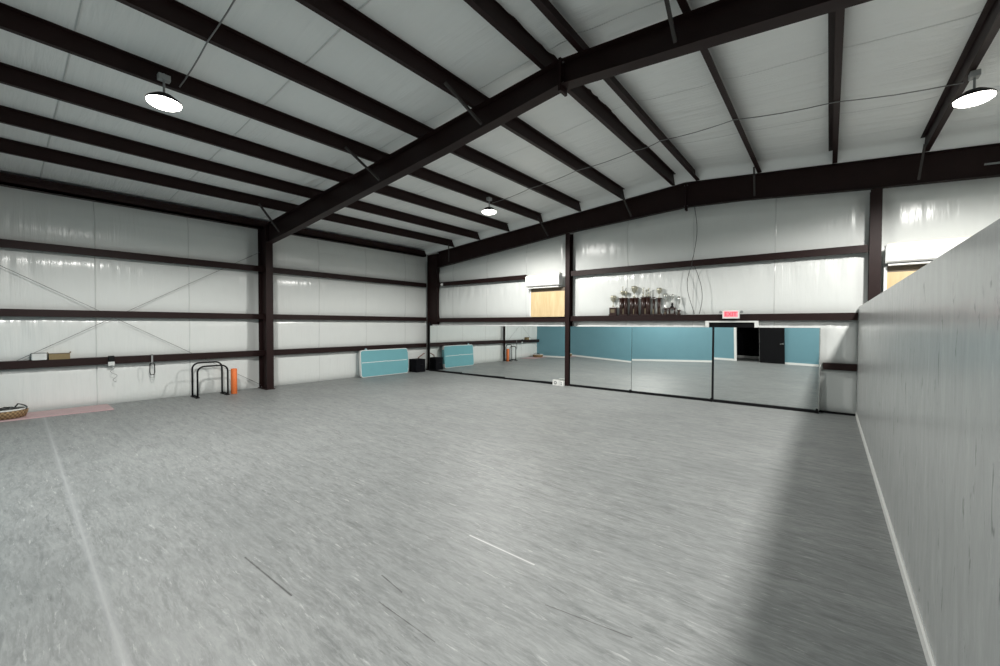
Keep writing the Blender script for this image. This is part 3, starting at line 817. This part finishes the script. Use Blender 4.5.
# small white sensor by the corner column
s_ = thing('wall_sensor', 'tiny round white sensor on the corner column at upper girt height', 'sensor', (-12.66, 11.84, 3.67))
MB().ball((0, -0.03, 0), 0.045).build('sensor_dome', 'white_gloss', s_)
MB().box((-0.05, -0.012, -0.05), (0.05, 0.01, 0.05)).build('mounting_plate', 'white', s_)

# outlet box in front of the post foot
def outlet():
    t = thing('power_box', 'white power box with a round port, on the floor at the slim post foot', 'power box', (-6.90, 11.66, 0))
    MB().rbox((-0.21, -0.05, 0), (0.03, 0.05, 0.185), 0.01).build('box_body', 'white_gloss', t)
    r_ = MB().lathe([(0.058, 0), (0.058, 0.006), (0.045, 0.008), (0.042, 0.002)], (0, 0, 0), 20).xf(Matrix.Translation((-0.10, -0.05, 0.095)) @ Matrix.Rotation(math.radians(90), 4, 'X'))
    r_.build('round_port', 'grey_plastic', t)
    MB().ball((-0.10, -0.055, 0.095), 0.022, 1, .4, 1).build('port_core', 'white', t)
    MB().rbox((0.045, -0.045, 0), (0.20, 0.045, 0.165), 0.01).build('outlet_body', 'white_gloss', t)
    for z in (0.05, 0.11):
        f = MB().box((0.10, -0.052, z - 0.018), (0.14, -0.045, z + 0.018)).build('socket', 'grey_plastic', t)
outlet()

# ------------------------------------------------------------------ things on the left side
# teal tumbling mat standing against the wall
def rounded_rect(w_, h_, r, n=6):
    pts = []
    for cx, cz, a0 in ((w_ / 2 - r, h_ - r, 0), (-w_ / 2 + r, h_ - r, 90), (-w_ / 2 + r, r, 180), (w_ / 2 - r, r, 270)):
        for k in range(n + 1):
            t = math.radians(a0 + 90 * k / n); pts.append((cx + r * math.cos(t), cz + r * math.sin(t)))
    return pts
def tumbling_mat():
    W_, H_ = 2.18, 1.02
    t = thing('tumbling_mat', 'big teal tumbling mat with white rim standing against the left wall', 'gym mat', (-13.50, 9.62, 0.006), 0)
    t.rotation_euler = (0, math.radians(-4.0), 0)
    # local x = thickness (towards room), local y = width
    MB().prism(rounded_rect(W_, H_, 0.11), 'x', -0.05, 0.055).build('mat_rim', 'white', t)
    body = MB()
    pts = rounded_rect(W_ - 0.05, H_ - 0.05, 0.09)
    body.prism([(y, z + 0.025) for y, z in pts], 'x', 0.03, 0.068)
    body.prism([(y, z + 0.025) for y, z in pts], 'x', -0.062, -0.03)
    body.build('mat_face', 'teal_vinyl', t)
    for z, y0, y1 in ((0.54, -W_ / 2 + .05, -0.12), (0.535, 0.08, W_ / 2 - .08), (0.545, -0.12, 0.08)):
        MB().box((0.068, y0, z), (0.0705, y1, z + 0.022)).build('white_line', 'white', t)
    MB().box((-0.062, W_ / 2 - 0.02, 0.2), (0.062, W_ / 2 + 0.004, 0.85)).build('side_seam', 'teal_vinyl', t)
    v = MB().lathe([(0.045, -0.01), (0.05, 0.02), (0.035, 0.05), (0.02, 0.06)], (0, -W_ / 2 + 0.28, H_), 14).build('air_valve', 'teal_pale', t)
M['teal_pale'] = simple('pale_teal_plastic', (0.35, 0.52, 0.55), 0.5)
tumbling_mat()

# black box in the corner
t = thing('storage_cube', 'black cloth storage cube on the floor between teal mat and mirror', 'box', (-13.52, 11.24, 0))
MB().rbox((-0.24, -0.24, 0), (0.24, 0.24, 0.50), 0.025).build('cube_body', 'black_soft', t)
MB().rbox((-0.25, -0.25, 0.50), (0.25, 0.25, 0.54), 0.025).build('cube_lid', 'black_soft', t)
MB().tube([(0.255, -0.06, 0.34), (0.275, -0.05, 0.32), (0.275, 0.05, 0.32), (0.255, 0.06, 0.34)], 0.01, 6).build('handle', 'black', t)
t = MB().tube([(-13.55, 11.30, 0.565), (-13.50, 11.36, 0.64), (-13.50, 11.48, 0.70), (-13.52, 11.60, 0.76), (-13.6, 11.70, 0.74)], [0.022, 0.022, 0.02, 0.018, 0.012], 8).build('rolled_strap', 'red_item')
tag(t, 'small reddish brown rolled strap on top of the black cube', 'strap')

# twin arch bar frame
def bars():
    t = thing('exercise_bars', 'black double arch exercise bars standing by the left wall', 'exercise bars', (-13.36, 3.80, 0))
    def arch(dx, y0, y1, h):
        r = 0.16; pts = [(dx, y0, 0.02)]
        for k in range(7):
            a = math.radians(180 - 15 * k); pts.append((dx, y0 + r + r * math.cos(a), h - r + r * math.sin(a)))
        for k in range(7):
            a = math.radians(90 - 15 * k); pts.append((dx, y1 - r + r * math.cos(a), h - r + r * math.sin(a)))
        pts.append((dx, y1, 0.02))
        return MB().tube(pts, 0.022, 10).build('arch_bar', 'black', t)
    arch(-0.14, -0.40, 0.30, 0.92)
    arch(0.16, -0.36, 0.35, 0.84)
    for dx in (-0.14, 0.16):
        for y in (-0.38, 0.32):
            MB().rbox((dx - 0.10, y - 0.045, 0.0), (dx + 0.10, y + 0.045, 0.03), 0.012).build('foot_pad', 'black', t)
    for y in (-0.38, 0.32):
        MB().tube([(-0.14, y, 0.045), (0.16, y, 0.045)], 0.018, 8).build('cross_bar', 'black', t)
bars()
# orange roller
t = thing('foam_roller', 'orange foam roller standing upright beside the black bars', 'foam roller', (-13.25, 4.32, 0))
MB().lathe([(0.07, 0), (0.078, 0.006), (0.078, 0.71), (0.07, 0.718), (0.035, 0.718), (0.033, 0.60)], (0, 0, 0), 28).build('foam_body', 'orange', t)

# pink mat and basket
t = MB()
ys_ = np.linspace(-0.55, 1.74, 24)
rings = []
for y in ys_:
    e = 0.012 * math.sin(y * 5)
    rings.append([(-13.74, y, 0.001), (-13.0 + 0.2 * max(0, (y + 0.1) / 1.84) * 0.6 + e, y, 0.001), (-13.0 + 0.2 * max(0, (y + 0.1) / 1.84) * 0.6 + e, y, 0.028), (-13.74, y, 0.028)])
t.loft(rings, True, True, False)
tag(t.build('floor_mat', 'pink'), 'faded pink mat lying along the foot of the left wall', 'mat')
def basket():
    t = thing('basket', 'round tan woven basket on the pink mat at the left edge', 'basket', (-13.33, 0.12, 0.028))
    MB().lathe([(0.27, 0), (0.31, 0.01), (0.34, 0.10), (0.345, 0.165), (0.32, 0.165), (0.30, 0.04), (0.02, 0.03)], (0, 0, 0), 40).build('basket_body', 'wicker', t)
    MB().lathe([(0.335, 0.163), (0.352, 0.170), (0.352, 0.186), (0.335, 0.196), (0.31, 0.186), (0.315, 0.163)], (0, 0, 0), 40).build('rim', 'marble', t)
    MB().tube([(0.24 * math.cos(a) + 0.04, 0.30 + 0.02 * math.sin(3 * a) - 0.07 * (1 - math.cos(a)), 0.18 + 0.09 * abs(math.sin(a))) for a in np.linspace(0, math.pi, 14)], 0.012, 6).build('handle', 'dark_wire', t)
basket()
r2 = random.Random(4)
M['cloth_grey'] = simple('grey_cloth', (0.32, 0.31, 0.30), 0.9)
pts = []
for k in range(60):
    a = k * 0.52; rr = 0.09 + 0.13 * abs(math.sin(k * 0.37))
    pts.append((-13.33 + rr * math.cos(a), 0.12 + rr * math.sin(a), 0.17 + 0.03 * math.sin(k * 0.9) + 0.0006 * k))
tag(MB().tube(pts, 0.014, 6).build('coiled_cord', 'dark_wire'), 'dark coiled cord piled in the woven basket', 'cord')
tag(MB().lathe([(0.02, 0.062), (0.27, 0.065), (0.29, 0.09), (0.24, 0.13), (0.12, 0.155), (0.02, 0.16)], (-13.33, 0.12, 0.028), 24).build('folded_cloth', 'cloth_grey'), 'grey cloth filling the woven basket', 'cloth')

# boxes on the low girt
GZ = 1.178
t = thing('plastic_tub', 'small frosted white tub on the low girt, left of the brown box', 'tub', (-13.725, 0.645, GZ))
MB().rbox((-0.08, -0.115, 0), (0.08, 0.115, 0.145), 0.015).build('tub_body', 'clear_plastic', t)
MB().rbox((-0.085, -0.12, 0.145), (0.085, 0.12, 0.16), 0.015).build('lid', 'grey_plastic', t)
t = thing('cardboard_box', 'small open brown cardboard box on the low girt', 'box', (-13.725, 0.955, GZ))
MB().box((-0.08, -0.165, 0), (0.08, 0.165, 0.135)).build('box_body', 'brown_box', t)
for s_ in (-1, 1):
    MB().prism([(s_ * 0.165, 0.135), (s_ * 0.172, 0.135), (s_ * 0.185, 0.165), (s_ * 0.178, 0.165)], 'x', -0.08, 0.08).build('flap', 'brown_box', t)
MB().box((0.08, -0.165, 0.125), (0.084, 0.165, 0.14)).build('edge_tape', 'taupe', t)

# hanging bits on the low girt
t = thing('speaker_clip', 'small black clip-on speaker with a grey cord, on the low left girt', 'speaker', (-13.64, 1.81, 1.10))
MB().rbox((-0.02, -0.055, -0.02), (0.05, 0.055, 0.11), 0.012).build('speaker_body', 'black', t)
MB().rbox((-0.005, -0.06, -0.13), (0.03, 0.06, -0.035), 0.01).build('hook', 'clear_plastic', t)
MB().tube([(0.02, 0.0 + 0.05 * math.sin(k * 0.9) + k * 0.006, -0.12 - k * 0.03) for k in range(15)], 0.006, 6).build('cord', 'grey_plastic', t)
t = thing('resistance_band', 'grey strap with a black handle hanging from the low left girt', 'exercise band', (-13.62, 2.58, 1.20))
MB().box((-0.03, -0.018, -0.02), (0.008, 0.018, 0.0)).box((0.0, -0.018, -0.26), (0.008, 0.018, 0.0)).build('strap', 'grey_plastic', t)
MB().tube([(0.01, -0.045, -0.24), (0.01, -0.05, -0.45), (0.01, -0.035, -0.52), (0.01, 0.035, -0.52), (0.01, 0.05, -0.45), (0.01, 0.045, -0.24), (0.01, 0, -0.22), (0.01, -0.045, -0.24)], 0.011, 8).build('handle', 'black', t)
MB().tube([(0.01, -0.03, -0.52), (0.01, -0.03, -0.60), (0.01, 0.03, -0.60), (0.01, 0.03, -0.52)], 0.008, 6).build('loop', 'grey_plastic', t)
